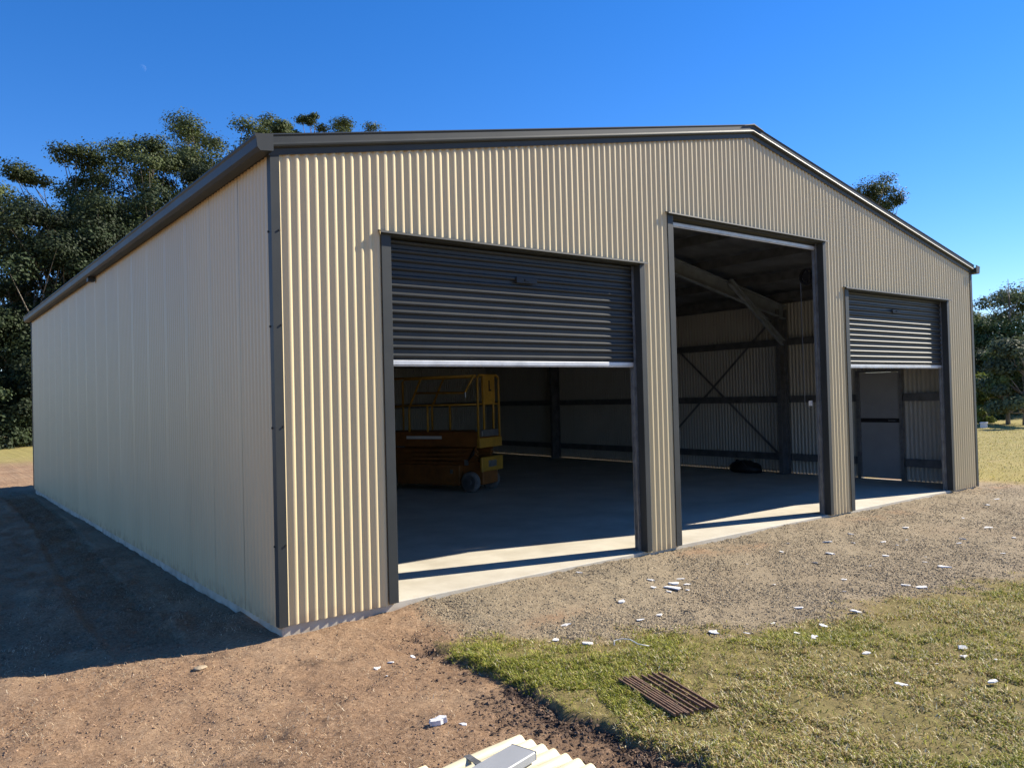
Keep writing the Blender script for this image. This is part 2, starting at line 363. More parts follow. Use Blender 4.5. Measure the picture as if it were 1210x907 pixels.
# roof sheets, ribs running down the slope
cosr = CX/math.hypot(CX, AP-HE); sinr = (AP-HE)/math.hypot(CX, AP-HE)
for side in (0, 1):
    k = 0
    while k*SW < LEN+0.04:
        u0, u1 = k*SW-0.05, min(LEN+0.06, (k+1)*SW-0.05)
        def pl(u, d, z, side=side, off=0.0011*(k % 2)):
            x = -0.07+(CX+0.07)*z; h = HE+0.085+(x/CX)*(AP-HE)+d+off
            return (x if side == 0 else W-x, u, h)
        link('roof_sheet', sheet_mesh('roof_sheet', [(u0, u1, lambda u: 0.0, lambda u: 1.0)], pl, M['roof'], M['galv_dull']), shed); k += 1
MB().extrude([(-0.2, -0.02), (0, 0.035), (0.2, -0.02), (0.2, -0.025), (0, 0.02), (-0.2, -0.025)], lambda a, c: (CX+a, -0.07, AP+0.115+c), lambda a, c: (CX+a, LEN+0.07, AP+0.115+c)).build('ridge_cap', M['roof'], shed)
# slab
slab = MB().box(0.022, W-0.012, 0.024, LEN-0.022, -0.38, 0.0).build('concrete_slab', M['concrete'], shed, bevel=0.008)
# corner flashings
for x0, sx in ((0, 1), (W, -1)):
    for y0, sy in ((0, 1), (LEN, -1)):
        m = MB(); t = 0.002; o = 0.0155
        x_out, y_out = x0-sx*o, y0-sy*o
        pr_ = [(0, 0), (0.074, 0), (0.074, 0.006), (0.004, 0.004), (0.006, 0.074), (0, 0.074)]
        m.extrude(pr_, lambda a, c: (x_out+sx*a, y_out+sy*c, zb-0.004), lambda a, c: (x_out+sx*a, y_out+sy*c, HE+0.01))
        m.build('corner_flashing', M['grey'], shed)
for z in (0.62, 1.55, 2.35, 3.1):
    for q in (0, 1):
        m = MB()
        if q == 0: m.tube([(0.048, -0.0155, z), (0.048, -0.024, z)], 0.0085, 6)
        else: m.tube([(-0.0155, 0.048, z-0.01), (-0.024, 0.048, z-0.01)], 0.0085, 6)
        m.build('screw', M['black'], shed)
# gutter along both eaves (quad profile) with stop ends, brackets hidden
gp = [(0, 0), (0.105, -0.012), (0.128, 0.014), (0.132, 0.082), (0.142, 0.098), (0.140, 0.112), (0.122, 0.106), (0.118, 0.03), (0.1, 0.006), (0.006, 0.012), (0.006, 0.09), (0, 0.09)]
for s in (0, 1):
    f_ = (lambda y: (lambda a, c: (-0.018-a if s == 0 else W+0.018+a, y, HE-0.005+c)))
    g = MB().extrude(gp, f_(-0.085), f_(LEN+0.06)).build('gutter', M['grey'], shed)
    end = [(0, 0), (0.105, -0.012), (0.128, 0.014), (0.134, 0.082), (0.145, 0.100), (0.143, 0.115), (0, 0.135)]
    f2 = (lambda y: (lambda a, c: (-0.016-a if s == 0 else W+0.016+a, y, HE-0.006+c)))
    MB().extrude(end, f2(-0.096), f2(-0.0855)).build('stop_end', M['grey'], g)
    MB().extrude(end, f2(LEN+0.0605), f2(LEN+0.07)).build('stop_end', M['grey'], g)
    xs = -0.022 if s == 0 else W+0.022
    MB().box(min(xs, xs-0.09*(1 if s == 0 else -1)), max(xs, xs-0.09*(1 if s == 0 else -1)), 7.12, 7.24, HE-0.075, HE-0.009).build('gutter_outlet', M['grey'], g)
# barge capping on the front and back gables: face, roll, groove and lower lip, mitred at the ridge
bpf = [(0.0, 0.0), (0.002, -0.006), (0.010, -0.008), (0.012, 0.022), (0.014, 0.042), (0.030, 0.046), (0.046, 0.056), (0.050, 0.068), (0.040, 0.086), (0.042, 0.134), (0.050, 0.146), (0.036, 0.158), (-0.10, 0.160), (-0.10, 0.152), (0.0, 0.150)]
for yb, sy in ((-0.010, -1), (LEN+0.010, 1)):
    for s in (0, 1):
        e = -0.028 if s == 0 else W+0.028
        f0 = lambda a, c: (e, yb+sy*a, HE+c-0.028*(AP-HE)/CX-0.01)
        f1 = lambda a, c: (CX, yb+sy*a, AP+c-0.01)
        MB().extrude(bpf, f0, f1).build('barge_capping', M['grey'], shed)
# door openings: jamb flashing, head flashing, frame
def roller_door(i, a, b_, t, zbot):
    oa, ob = a+0.092, b_-0.075
    for s, (x0, x1, xr) in enumerate(((a, oa, oa), (ob, b_, ob))):
        MB().box(x0, x1, -0.0225, -0.0125, 0.0, t-0.002).box(xr-(0.008 if s == 0 else 0), xr+(0 if s == 0 else 0.008), -0.0123, 0.070, 0.0, t-0.002).build('jamb_flashing', M['grey'], shed, bevel=0.002)
        xc0, xc1 = (x1-0.15, x1-0.012) if s == 0 else (x0+0.012, x0+0.15)
        MB().box(xc0, xc1, 0.03, 0.125, 0.0, zr((a+b_)/2) - 0.4).build('door_post', M['galv_dull'], shed, bevel=0.006)
    MB().extrude([(-0.012, 0.012), (-0.062, -0.004), (-0.064, -0.020), (-0.059, -0.018), (-0.056, -0.006), (-0.012, 0.0)],
                 lambda p, q: (a-0.025, p, t+q), lambda p, q: (b_+0.025, p, t+q)).build('head_flashing', M['grey'], shed)
    MB().box(oa, ob, -0.0122, 0.072, t-0.032, t-0.003).box(oa, ob, -0.021, -0.0125, t-0.024, t-0.003).build('head_flashing', M['grey'], shed)
    MB().box(oa-0.12, ob+0.12, 0.03, 0.22, t+0.03, t+0.18).build('door_header', M['galv_dull'], shed)
    # curtain: roll-formed sheet with proud rounded ribs, one mesh
    yc = 0.105; p = 0.0775; V = []; z = t+0.10
    prof = [(0.0, 0.0), (0.14, 0.0), (0.20, 0.35), (0.30, 0.85), (0.42, 1.0), (0.54, 1.0), (0.62, 0.75), (0.70, 0.25), (0.76, 0.0)]
    rows = []; k = 0
    while zbot+0.047+(k+1)*p < z:
        rows += [(zbot+0.047+(k+f_)*p, -h*0.025) for f_, h in prof]; k += 1
    rows.append((z, 0.0))
    xs = (oa+0.008, ob-0.008); vv = []; ff = []
    for zz_, d in rows:
        for sk in (0, 0.0015):
            vv += [(xs[0], yc+d+sk, zz_), (xs[1], yc+d+sk, zz_)]
    for q in range(len(rows)-1):
        o = q*4; ff += [(o, o+1, o+5, o+4), (o+3, o+2, o+6, o+7)]
    cur = link('roller_door', np_mesh('roller_door', np.array(vv), np.array(ff), M['curtain'], False), shed)
    MB().box(xs[0], xs[1], yc-0.016, yc+0.016, zbot, zbot+0.042).box(xs[0]+0.01, xs[1]-0.01, yc-0.008, yc+0.008, zbot-0.012, zbot-0.0005).build('bottom_rail', M['alu'], cur, bevel=0.004)
    for s in (0, 1):
        x = oa if s == 0 else ob
        x0, x1 = (x+0.0005, x+0.034) if s == 0 else (x-0.034, x-0.0005)
        m = MB().box(x0, x1, yc-0.034, yc-0.028, 0.0, t+0.05).box(x0, x1, yc+0.022, yc+0.028, 0.0, t+0.05)
        m.box(x0 if s == 0 else x1-0.006, x0+0.006 if s == 0 else x1, yc-0.0278, yc+0.0218, 0.0, t+0.05)
        m.build('guide_track', M['galv'], cur)
    rr = 0.23
    MB().tube([(oa-0.03, yc+rr+0.02, t+0.22), (ob+0.03, yc+rr+0.02, t+0.22)], rr, 20).build('drum', M['curtain'], cur)
    if zbot < t-0.3:
        xm = (oa+ob)/2+0.02; zl = t-0.30 if i == 0 else t-0.26
        MB().box(xm-0.13, xm+0.13, yc-0.040, yc-0.0255, zl-0.03, zl+0.03).box(xm-0.03, xm+0.03, yc-0.048, yc-0.0405, zl-0.012, zl+0.012).build('lock_handle', M['black'], cur, bevel=0.005)
    return cur
r1 = roller_door(0, *DOORS[0], 2.045); tag(r1, 'wide roller door half rolled up above the scissor lift')
r2 = roller_door(1, *DOORS[1], 3.69); tag(r2, 'tall middle roller door rolled right up')
r3 = roller_door(2, *DOORS[2], 2.045); tag(r3, 'roller door half rolled up near the far corner')
cm = MB(); cx, cy, cz = 8.02, 0.36, 3.36
for q in range(16):
    t0 = 2*math.pi*q/16; t1 = 2*math.pi*(q+1)/16
    cm.beam((cx, cy+0.11*math.cos(t0), cz+0.11*math.sin(t0)), (cx, cy+0.11*math.cos(t1), cz+0.11*math.sin(t1)), 0.03, 0.03, (1, 0, 0))
for q in range(4): cm.beam((cx, cy, cz), (cx, cy+0.10*math.cos(q*1.57), cz+0.10*math.sin(q*1.57)), 0.02, 0.02, (1, 0, 0))
cm.box(cx-0.02, cx+0.14, cy-0.06, cy+0.06, cz-0.06, cz+0.06)
cm.build('chain_wheel', M['black'], r2)
MB().tube([(cx, cy-0.11, cz), (cx, cy-0.10, 1.5), (cx, cy, 1.44), (cx, cy+0.10, 1.5), (cx, cy+0.11, cz)], 0.0045, 6).build('chain', M['galv_dull'], r2)
MB().box(7.765, 7.795, 0.20, 0.24, 1.51, 1.58).build('chain_keeper', M['whitepaint'], r2)

# framing inside
BAYS = [3.65, 7.30, 10.95]
def c_section(p, q, depth, flange, open_dir, name, m=M['galv_dull']):
    """lipped channel from p to q: depth along `up`, flange along open_dir"""
    p = Vector(p); q = Vector(q); d = (q-p).normalized(); fl = Vector(open_dir); fl = (fl-d*fl.dot(d)).normalized(); up = d.cross(fl)
    t = 0.006; lip = 0.022; h = depth/2
    pr2 = [(-h, 0), (h, 0), (h, flange), (h-lip, flange), (h-lip, flange-t), (h-t, flange-t), (h-t, t), (-h+t, t), (-h+t, flange-t), (-h+lip, flange-t), (-h+lip, flange), (-h, flange)]
    return MB().extrude(pr2, lambda a, c: p+up*a+fl*c, lambda a, c: q+up*a+fl*c).build(name, m, shed)
zc = lambda x: zr(x)-0.07
for y in BAYS:
    for s in (0, 1):
        xw = 0.13 if s == 0 else W-0.13
        sg = 1 if s == 0 else -1
        c_section((xw+sg*0.15, y, 0.012), (xw+sg*0.15, y, 3.42), 0.29, 0.09, (0, -1, 0), 'column')
        MB().box(min(xw-0.02*sg, xw+sg*0.32), max(xw-0.02*sg, xw+sg*0.32), y-0.12, y+0.06, 0.0, 0.0115).build('base_plate', M['galv_dull'], shed)
        c_section((xw+sg*0.02, y-0.004, zc(xw)-0.30), (CX-sg*0.004, y-0.004, AP-0.36), 0.28, 0.09, (0, -1, 0), 'rafter', M['rafter'])
        c_section((xw+sg*0.22, y-0.10, 2.72), (CX-sg*(CX-2.05), y-0.10, zc(2.05)-0.17), 0.13, 0.06, (0, -1, 0), 'knee_brace', M['rafter'])
        MB().extrude([(0, 0), (0.75, 0.13), (0.75, -0.12), (0.45, -0.26), (0.31, -0.55), (0, -0.55)], lambda a, c: (xw+sg*a, y+0.006, zc(xw)-0.18+c), lambda a, c: (xw+sg*a, y+0.012, zc(xw)-0.18+c)).build('haunch_plate', M['galv_dull'], shed)
for s in (0, 1):
    xw = 0.02 if s == 0 else W-0.02; sg = 1 if s == 0 else -1
    ys = [0.12]+BAYS+[LEN-0.1]
    for j, (y0, y1) in enumerate(zip(ys[:-1], ys[1:])):
        for z in (0.27, 1.48, 2.68):
            if s == 1 and j == 0 and z < 2.0:
                for ya, yb2 in ((y0, PD0-0.05), (PD1+0.05, y1)): c_section((xw-sg*-0.05, ya, z), (xw+sg*0.05, yb2-0.005, z), 0.10, 0.14, (0, 0, 1), 'girt')
            else: c_section((xw+sg*0.05, y0+0.005, z), (xw+sg*0.05, y1-0.005, z), 0.10, 0.14, (0, 0, 1), 'girt')
        c_section((xw+sg*0.06, y0+0.005, HE-0.14), (xw+sg*0.06, y1-0.005, HE-0.14), 0.10, 0.20, (0, 0, 1), 'eave_purlin')
        MB().box(min(xw, xw+sg*0.05), max(xw, xw+sg*0.05), y0+0.01, y1-0.01, 0.05, 0.055).build('bottom_angle', M['galv_dull'], shed) if not (s == 1 and j == 0) else None
# X bracing rods in the second bay of both side walls
for s in (0, 1):
    xw = 0.155 if s == 0 else W-0.155
    for (za, zb_) in ((0.35, 3.35), (3.35, 0.35)):
        MB().beam((xw+(0.003 if za < 1 else -0.003), 3.78, za), (xw+(0.003 if za < 1 else -0.003), 7.18, zb_), 0.004, 0.05, (0, 0, 1)).build('brace_strap', M['galv_dull'], shed)
for z in (0.27, 1.48, 2.68):
    for x0, x1 in ((0.2, 4.1), (4.2, 8.3), (8.4, W-0.2)): c_section((x0, LEN-0.07, z), (x1, LEN-0.07, z), 0.10, 0.14, (0, 0, 1), 'girt')
for x in (4.15, 8.35): c_section((x, LEN-0.25, 0.012), (x, LEN-0.25, zr(x)-0.3), 0.2, 0.09, (1, 0, 0), 'column')
# purlins and the foil blanket sagging between them
PURL = [0.45+1.16*k for k in range(6)]
for s in (0, 1):
    for xp in PURL:
        x = xp if s == 0 else W-xp
        ys = [0.05]+BAYS+[LEN-0.05]
        for y0, y1 in zip(ys[:-1], ys[1:]): c_section((x, y0+0.004, zr(x)-0.06), (x, y1-0.004, zr(x)-0.06), 0.07, 0.15, (0, 0, -1), 'purlin')
    nu, nv = 50, 74; xs = np.linspace(0.03, CX-0.002, nu); ysv = np.linspace(0.03, LEN-0.03, nv)
    A, B = np.meshgrid(xs, ysv)
    sag = np.abs(np.sin((A-0.45)/1.16*math.pi))*0.05*(0.5+0.9*fbm(A*1.3, B*0.8, 80+s))
    Z = HE+(A/CX)*(AP-HE)+0.035-sag
    Vf = np.stack([(A if s == 0 else W-A).ravel(), B.ravel(), Z.ravel()], 1)
    i0 = (np.arange(nv-1)[:, None]*nu+np.arange(nu-1)[None, :]).ravel()
    link('insulation_foil', np_mesh('insulation_foil', Vf, np.stack([i0, i0+nu, i0+nu+1, i0+1], 1), M['foil'], True), shed)
# personal access door in the far side wall
pd = MB().box(W-0.055, W-0.02, PD0+0.045, PD1-0.045, 0.02, PDT-0.04).build('access_door', M['door_grey'], shed, bevel=0.003)
MB().box(W-0.066, W-0.0553, PD0+0.05, PD1-0.05, 1.08, 1.16).build('lock_rail', M['black'], pd)
MB().tube([(W-0.067, PD0+0.12, 1.12), (W-0.12, PD0+0.12, 1.12), (W-0.12, PD0+0.24, 1.12)], 0.011, 8).build('handle', M['galv'], pd)
MB().box(W-0.10, W+0.02, PD0-0.02, PD0+0.042, 0.0, PDT).box(W-0.10, W+0.02, PD1-0.042, PD1+0.02, 0.0, PDT).box(W-0.10, W+0.02, PD0+0.0425, PD1-0.0425, PDT-0.037, PDT).build('door_frame', M['galv'], pd)

# ------------------------------------------------------------------ scissor lift inside
lift = empty('scissor_lift', (6.06, 6.77, 0.0), rad(-67))
tag(lift, 'yellow and orange scissor lift parked inside the shed', 'scissor lift')
HWI = 0.40
ch = MB().box(-1.46, 0.84, -0.27, 0.27, 0.14, 0.56).box(-1.05, 0.40, -0.385, -0.271, 0.12, 0.50).box(-1.05, 0.40, 0.271, 0.385, 0.12, 0.50).build('chassis', M['orange'], lift, bevel=0.015)
for k, x in enumerate((-0.96, -0.30)): MB().box(x, x+0.60, -0.394, -0.3855, 0.15, 0.46).build('tray_door', M['orange'], ch, bevel=0.004)
MB().box(0.20, 0.26, -0.40, -0.3945, 0.34, 0.42).build('latch', M['galv'], ch)
MB().box(0.845, 0.90, -0.38, 0.38, 0.38, 0.65).build('end_plate', M['yellow'], lift, bevel=0.02)
MB().box(0.9005, 0.908, -0.16, 0.12, 0.46, 0.58).build('control_pod', M['galv'], lift)
for sx in (-1.26, 0.62):
    for sy in (-1, 1):
        y0, y1 = sy*0.29, sy*0.41; w = MB()
        prw = [(0.0, 0.13), (0.008, 0.175), (0.025, 0.19), (0.095, 0.19), (0.112, 0.175), (0.12, 0.13)]
        nseg = 28; b0 = 0
        for k in range(nseg):
            t = 2*math.pi*k/nseg
            for u, r_ in prw: w.v.append((sx+r_*math.cos(t), y0+(y1-y0)*u/0.12, 0.192+r_*math.sin(t)))
        for k in range(nseg):
            for q in range(5): w.f.append([k*6+q, k*6+q+1, ((k+1) % nseg)*6+q+1, ((k+1) % nseg)*6+q])
        wh = w.build('wheel', M['tyre'], lift, sm=True)
        MB().tube([(sx, y0, 0.192), (sx, y1-sy*0.012, 0.192)], 0.132, 20).tube([(sx, y1-sy*0.0118, 0.192), (sx, y1+sy*0.012, 0.192)], 0.05, 12).build('hub', M['galv_dull'], wh)
for lv in range(3):
    for sy in (-1, 1):
        z0 = 0.58+lv*0.08
        MB().beam((-1.30, sy*0.30, z0), (0.72, sy*0.30, z0+0.05), 0.035, 0.05).build('scissor_arm', M['orange'], lift)
        MB().beam((-1.30, sy*0.24, z0+0.05), (0.72, sy*0.24, z0), 0.035, 0.05).build('scissor_arm', M['orange'], lift)
deck = MB().box(-1.50, 0.80, -0.385, 0.385, 0.84, 1.12).build('platform', M['orange'], lift, bevel=0.012)
MB().box(-0.80, 0.02, -0.392, -0.3855, 0.985, 1.04).build('white_strip', M['whitepaint'], deck)
MB().box(0.802, 0.87, -0.40, 0.40, 0.82, 1.0).build('end_beam', M['yellow'], lift, bevel=0.01)
MB().box(0.70, 0.86, -0.30, 0.30, 1.0205, 1.15).build('step_box', M['galv'], lift, bevel=0.01)
TR = 0.021
def rail(pts, name='guard_rail', r_=TR): return MB().tube(pts, r_, 8).build(name, M['yellow'], lift, sm=True)
rail([(0.83, -0.38, 1.0), (0.83, -0.38, 2.06), (0.83, -0.36, 2.13), (0.83, -0.30, 2.16), (0.83, 0.30, 2.16), (0.83, 0.36, 2.13), (0.83, 0.38, 2.06), (0.83, 0.38, 1.0)], 'end_hoop')
for y in (-0.17, 0.17): rail([(0.83, y, 1.02), (0.83, y, 2.16)], 'post')
MB().box(0.802, 0.858, -0.20, 0.20, 1.62, 2.17).build('control_panel', M['yellow'], lift, bevel=0.01)
MB().box(0.8585, 0.862, -0.03, 0.012, 1.86, 2.06).box(0.8585, 0.862, 0.0125, 0.06, 1.86, 1.895).build('panel_mark', M['black'], lift)
for sy in (-1, 1):
    y = sy*0.38
    rail([(0.80, y, 2.15), (-1.40, y, 2.15), (-1.45, y, 2.10), (-1.45, y, 1.12)], 'top_rail')
    rail([(-0.40, y, 2.15), (-0.44, y, 2.13), (-0.72, y, 1.60), (-0.73, y, 1.56), (-0.73, y, 1.12)], 'gate_post')
    rail([(0.83, y, 1.62), (-1.44, y, 1.62)], 'mid_rail', 0.017)
    rail([(-0.30, y, 1.12), (-0.30, y, 1.62)], 'post')
rail([(0.76, -0.385, 2.15), (0.58, -0.395, 1.86), (0.55, -0.395, 1.84), (-0.55, -0.395, 1.86)], 'folding_rail')
MB().tube([(0.575, -0.40, 1.85), (0.575, -0.40, 1.75)], 0.02, 8).build('rail_pin', M['galv'], lift)
rail([(-1.45, -0.38, 1.6), (-1.45, 0.38, 1.6)], 'end_rail')
for q, y in enumerate((-0.31, -0.27, -0.33)):
    MB().tube([(0.70, y, 0.84), (0.66+0.03*q, y-0.07, 0.70), (0.58, y-0.06, 0.60), (0.50, y, 0.58)], 0.012, 6).build('hose', M['black'], lift, sm=True)
MB().box(0.52, 0.60, -0.40, -0.386, 0.50, 0.60).build('valve_block', M['galv'], lift)

# dark bag on the slab at the foot of the far column
def lump(name, loc, size, m, seed, label, cat, group=None, n1=14, n2=9, rz=0.0, amp=0.35, flat=True):
    V = []; F = []
    for i in range(n2+1):
        th = math.pi*i/n2
        for j in range(n1):
            ph = 2*math.pi*j/n1; d = Vector((math.sin(th)*math.cos(ph), math.sin(th)*math.sin(ph), math.cos(th)))
            k = 1+amp*(float(fbm(d.x*1.7+seed*3.1, d.y*1.7+d.z*1.3, seed, 3))-0.5)*2
            x, y, z = d.x*size[0]*k, d.y*size[1]*k, d.z*size[2]*k
            V.append((x, y, max(z, -size[2]*0.55)))
    for i in range(n2):
        for j in range(n1): F.append([i*n1+j, i*n1+(j+1) % n1, (i+1)*n1+(j+1) % n1, (i+1)*n1+j][::-1])
    o = link(name, np_mesh(name, np.array(V), np.array(F), m, True)); o.location = loc; o.rotation_euler = (0, 0, rz)
    return tag(o, label, cat, group)
bag = empty('bag', (11.98, 4.45, 0)); tag(bag, 'black bag lying on the slab by the far wall column', 'bag')
bb = lump('bag_body', (0, 0, 0.10), (0.20, 0.36, 0.17), M['black'], 3, None, None, n1=22, n2=14); bb.parent = bag
MB().tube([(-0.14, -0.16, 0.14), (-0.2, -0.1, 0.26), (-0.18, 0.06, 0.28), (-0.14, 0.12, 0.16)], 0.015, 6).build('strap', M['black'], bag)

# ------------------------------------------------------------------ loose sheets in the foreground
def offcut(name, x0, x1, y0, y1, z, rz, pivot, label):
    nr = 14; V = []; F = []; mi = []
    pts = prof_pts(0, y1-y0)
    for skin in (0, 1):
        for k in range(nr+1):
            x = x0+(x1-x0)*k/nr
            for u, h in pts: V.append((x-pivot[0], y0+u-pivot[1], h*1.25+(0.0 if skin == 0 else -0.003)+0.006*math.sin(k*0.7)))
    m_ = len(pts); o2 = (nr+1)*m_
    for k in range(nr):
        for q in range(m_-1):
            a = k*m_+q; F.append([a, a+m_, a+m_+1, a+1][::-1]); F.append([o2+a, o2+a+1, o2+a+m_+1, o2+a+m_][::-1])
    for k in (0, nr):
        for q in range(m_-1): a = k*m_+q; F.append([a, a+1, o2+a+1, o2+a])
    o = link(name, np_mesh(name, np.array(V), np.array(F), M['cream_loose'], True)); o.location = (pivot[0], pivot[1], z); o.rotation_euler = (0, 0, rz)
    return tag(o, label, 'steel sheet', 'cream sheets left on the dirt')
offcut('steel_sheet', -1.5, 0.215, -3.60, -2.72, -0.035, rad(7), (0.215, -2.72), 'upper of two cream corrugated sheets lying on the dirt in the foreground')
offcut('steel_sheet', -1.7, -0.30, -3.50, -2.62, -0.075, rad(7), (-0.30, -2.62), 'lower cream corrugated sheet sticking out beneath the other on the dirt')
cha = empty('steel_channel', (0.02, -2.985, -0.017), rad(14)); tag(cha, 'grey folded steel channel resting on the cream sheet', 'channel')
MB().extrude([(-0.075, 0.0), (0.075, 0.0), (0.075, 0.035), (0.070, 0.040), (-0.070, 0.040), (-0.075, 0.035)], lambda a, c: (-0.45, a, c), lambda a, c: (0.045, a, c)).build('web', M['door_grey'], cha)
MB().box(0.0455, 0.049, -0.076, 0.076, 0.0, 0.041).build('end_tab', M['galv'], cha)
st = MB()
spv = [(-0.138, -2.775, -0.0215), (-0.14, -2.80, -0.0195), (-0.15, -3.0, -0.0175), (-0.165, -3.3, -0.0175)]
for p, q in zip(spv[:-1], spv[1:]): st.beam(p, q, 0.035, 0.003)
tag(st.build('packing_strap', M['galv']), 'grey packing strap across the cream sheet', 'strap')

# ------------------------------------------------------------------ rusty grate on the grass
gr = empty('steel_grate', (1.29, -2.80, float(ground_h(1.29, -2.80))+0.020)); 
tag(gr, 'rusty steel bar grate lying in the grass', 'grate')
dl = Vector((1.21-1.38, -3.10+2.51, 0)).normalized(); pv = Vector((-dl.y, dl.x, 0))
offs = [-0.140, -0.112, -0.092, -0.072, -0.050, -0.030, 0.018, 0.062, 0.100, 0.140]
for k, o_ in enumerate(offs):
    wob = random.uniform(-0.006, 0.006); L0 = -0.31+random.uniform(-0.02, 0.02); L1 = 0.31+random.uniform(-0.025, 0.02)
    p = dl*L0+pv*(o_+wob); q = dl*L1+pv*(o_-wob)
    MB().beam(p+Vector((0, 0, 0.004*random.random())), q+Vector((0, 0, 0.004*random.random())), 0.009, 0.016).build('bar', M['rust'], gr)
for t in (-0.26, -0.05, 0.14, 0.27):
    MB().beam(dl*t+pv*-0.145+Vector((0, 0, -0.010)), dl*t+pv*0.145+Vector((0, 0, -0.010)), 0.008, 0.010).build('cross_rod', M['rust'], gr)

# ------------------------------------------------------------------ white scraps
SCRAPS = [(3.42,-1.0,0.175),(2.71,-1.03,0.09),(1.91,-1.19,0.075),(1.61,-1.41,0.052),(1.71,-1.65,0.095),(3.45,-0.7,0.074),(2.47,-1.47,0.07),(2.7,-1.48,0.064),(3.02,-0.12,0.069),(6.99,-0.77,0.094),(6.34,-0.83,0.1),(5.91,-1.13,0.104),(6.59,-1.02,0.06),(6.93,-1.2,0.081),(6.23,-1.59,0.074),(6.89,-1.39,0.05),(7.96,-0.96,0.088),(6.26,-2.0,0.054),(6.14,-2.25,0.113),(5.16,-2.49,0.102),(5.16,-2.34,0.096),(7.52,-1.81,0.08),(7.83,-1.72,0.072),(8.84,-1.59,0.099),(10.66,-0.88,0.089),(11.31,-0.75,0.08),(3.72,-2.13,0.079),(3.92,-2.53,0.084),(3.38,-2.55,0.066),(3.02,-2.56,0.051),(2.95,-2.75,0.056),(2.61,-2.12,0.072),(2.77,-2.3,0.045),(5.38,-1.26,0.054),(5.45,-0.81,0.057),(4.94,-1.84,0.058),(3.21,-2.23,0.041),(3.43,-3.58,0.064),(3.28,-3.65,0.051),(2.86,-3.98,0.061),(2.99,-3.6,0.028),(2.84,-3.21,0.063),(2.45,-3.64,0.061),(3.32,-3.83,0.028),(3.71,-0.85,0.083),(0.07,-2.19,0.115),(0.18,-2.28,0.048),(0.42,-0.99,0.048),(0.28,-1.05,0.047),(0.25,-1.25,0.029),(0.62,-0.97,0.049),(3.52,-0.93,0.10),(3.30,-1.06,0.07),(3.60,-1.02,0.06),(3.24,-0.92,0.05),(3.48,-1.12,0.045),(4.3,-1.5,0.035),(4.7,-0.9,0.03),(5.7,-1.7,0.035),(6.5,-1.9,0.04),(7.3,-1.3,0.04),(8.3,-2.1,0.05),(9.3,-1.1,0.05),(4.5,-2.1,0.03),(5.9,-0.6,0.04),(7.2,-2.4,0.045)]
LBL = {0: 'largest torn white foam strip on the gravel before the middle door', 45: 'white foam block on the bare dirt near the cream sheets', 46: 'small white chip just right of the foam block on the dirt',
       50: 'white scrap at the dark hole where dirt meets grass', 37: 'upright white foam scrap on the lawn at the right', 39: 'nearest white foam scrap on the lawn at the right edge',
       4: 'white foam scrap where the gravel meets the grass, left of the others', 2: 'white foam scrap on the gravel nearest the left roller door'}
def scrap(i, x, y, s):
    r = random.Random(100+i); nn = r.randint(7, 10); z = float(ground_h(x, y))
    lawn = float(zones(np.array(x), np.array(y))[1]); th = min(s*r.uniform(0.04, 0.10), 0.008); asp = r.uniform(0.4, 0.85); s = s*1.3
    if i == 45: th = 0.022
    ring = []
    for k in range(nn):
        t = 2*math.pi*k/nn+r.uniform(-0.25, 0.25); q = r.uniform(0.4, 1.2)
        ring.append((0.5*s*q*math.cos(t), 0.5*s*asp*q*math.sin(t)))
    m = MB(); zl = [r.uniform(0, 0.5)*th for _ in ring]
    m.v = [(a, b_, 0) for a, b_ in ring]+[(a*0.93, b_*0.93, th+q) for (a, b_), q in zip(ring, zl)]+[(0, 0, th*1.25), (0, 0, -0.002)]
    for k in range(nn):
        k2 = (k+1) % nn; m.f += [[k, k2, nn+k2, nn+k], [nn+k, nn+k2, 2*nn], [k2, k, 2*nn+1]]
    o = m.build('foam_scrap', M['white'], None, loc=(x, y, z+0.004+0.016*lawn))
    o.rotation_euler = (r.uniform(-0.2, 0.2), r.uniform(-0.2, 0.2), rad(-37)+r.uniform(-0.7, 0.7))
    if i == 37: o.rotation_euler[0] = 1.0
    grp = 'white scraps scattered over the ground'
    if i in LBL: lab = LBL[i]
    elif lawn > 0.5: lab = 'small white scrap lying among the grass'; grp = 'white scraps on the grass'
    elif x < 1: lab = 'tiny white chip on the bare dirt by the near corner'; grp = 'white chips on the dirt'
    else: lab = 'small white foam scrap scattered on the gravel'; grp = 'white scraps on the gravel'
    tag(o, lab, 'foam scrap', grp)
for i, (x, y, s) in enumerate(SCRAPS): scrap(i, x, y, s)
ORD = 'first second third fourth fifth sixth seventh eighth ninth tenth eleventh twelfth thirteenth fourteenth fifteenth sixteenth seventeenth eighteenth nineteenth twentieth'.split()
ORD += ['twenty-'+w for w in ORD[:9]]+['thirtieth']+['thirty-'+w for w in ORD[:9]]+['fortieth']+['forty-'+w for w in ORD[:9]]
for g_, txt in (('white scraps on the gravel', 'small white foam scrap on the gravel'), ('white scraps on the grass', 'small white scrap among the grass'), ('white chips on the dirt', 'tiny white chip on the bare dirt')):
    obs = [o for o in COL.objects if o.get('group') == g_ and o.get('label') not in LBL.values()]
    obs.sort(key=lambda o: math.atan2(o.location.x+2.325, o.location.y+6.065))
    for q, o in enumerate(obs): o['label'] = '%s, %s from the left' % (txt, ORD[q])
zs = float(ground_h(1.82, -2.0))+0.03
tag(MB().tube([(1.72, -1.93, zs), (1.75, -1.90, zs+0.02), (1.80, -1.93, zs+0.03), (1.82, -1.99, zs+0.035), (1.82, -2.07, zs+0.02), (1.88, -2.12, zs+0.005)], 0.004, 6).build('cord', M['white'], sm=True), 'curled white cord end on the grass above the grate', 'cord')
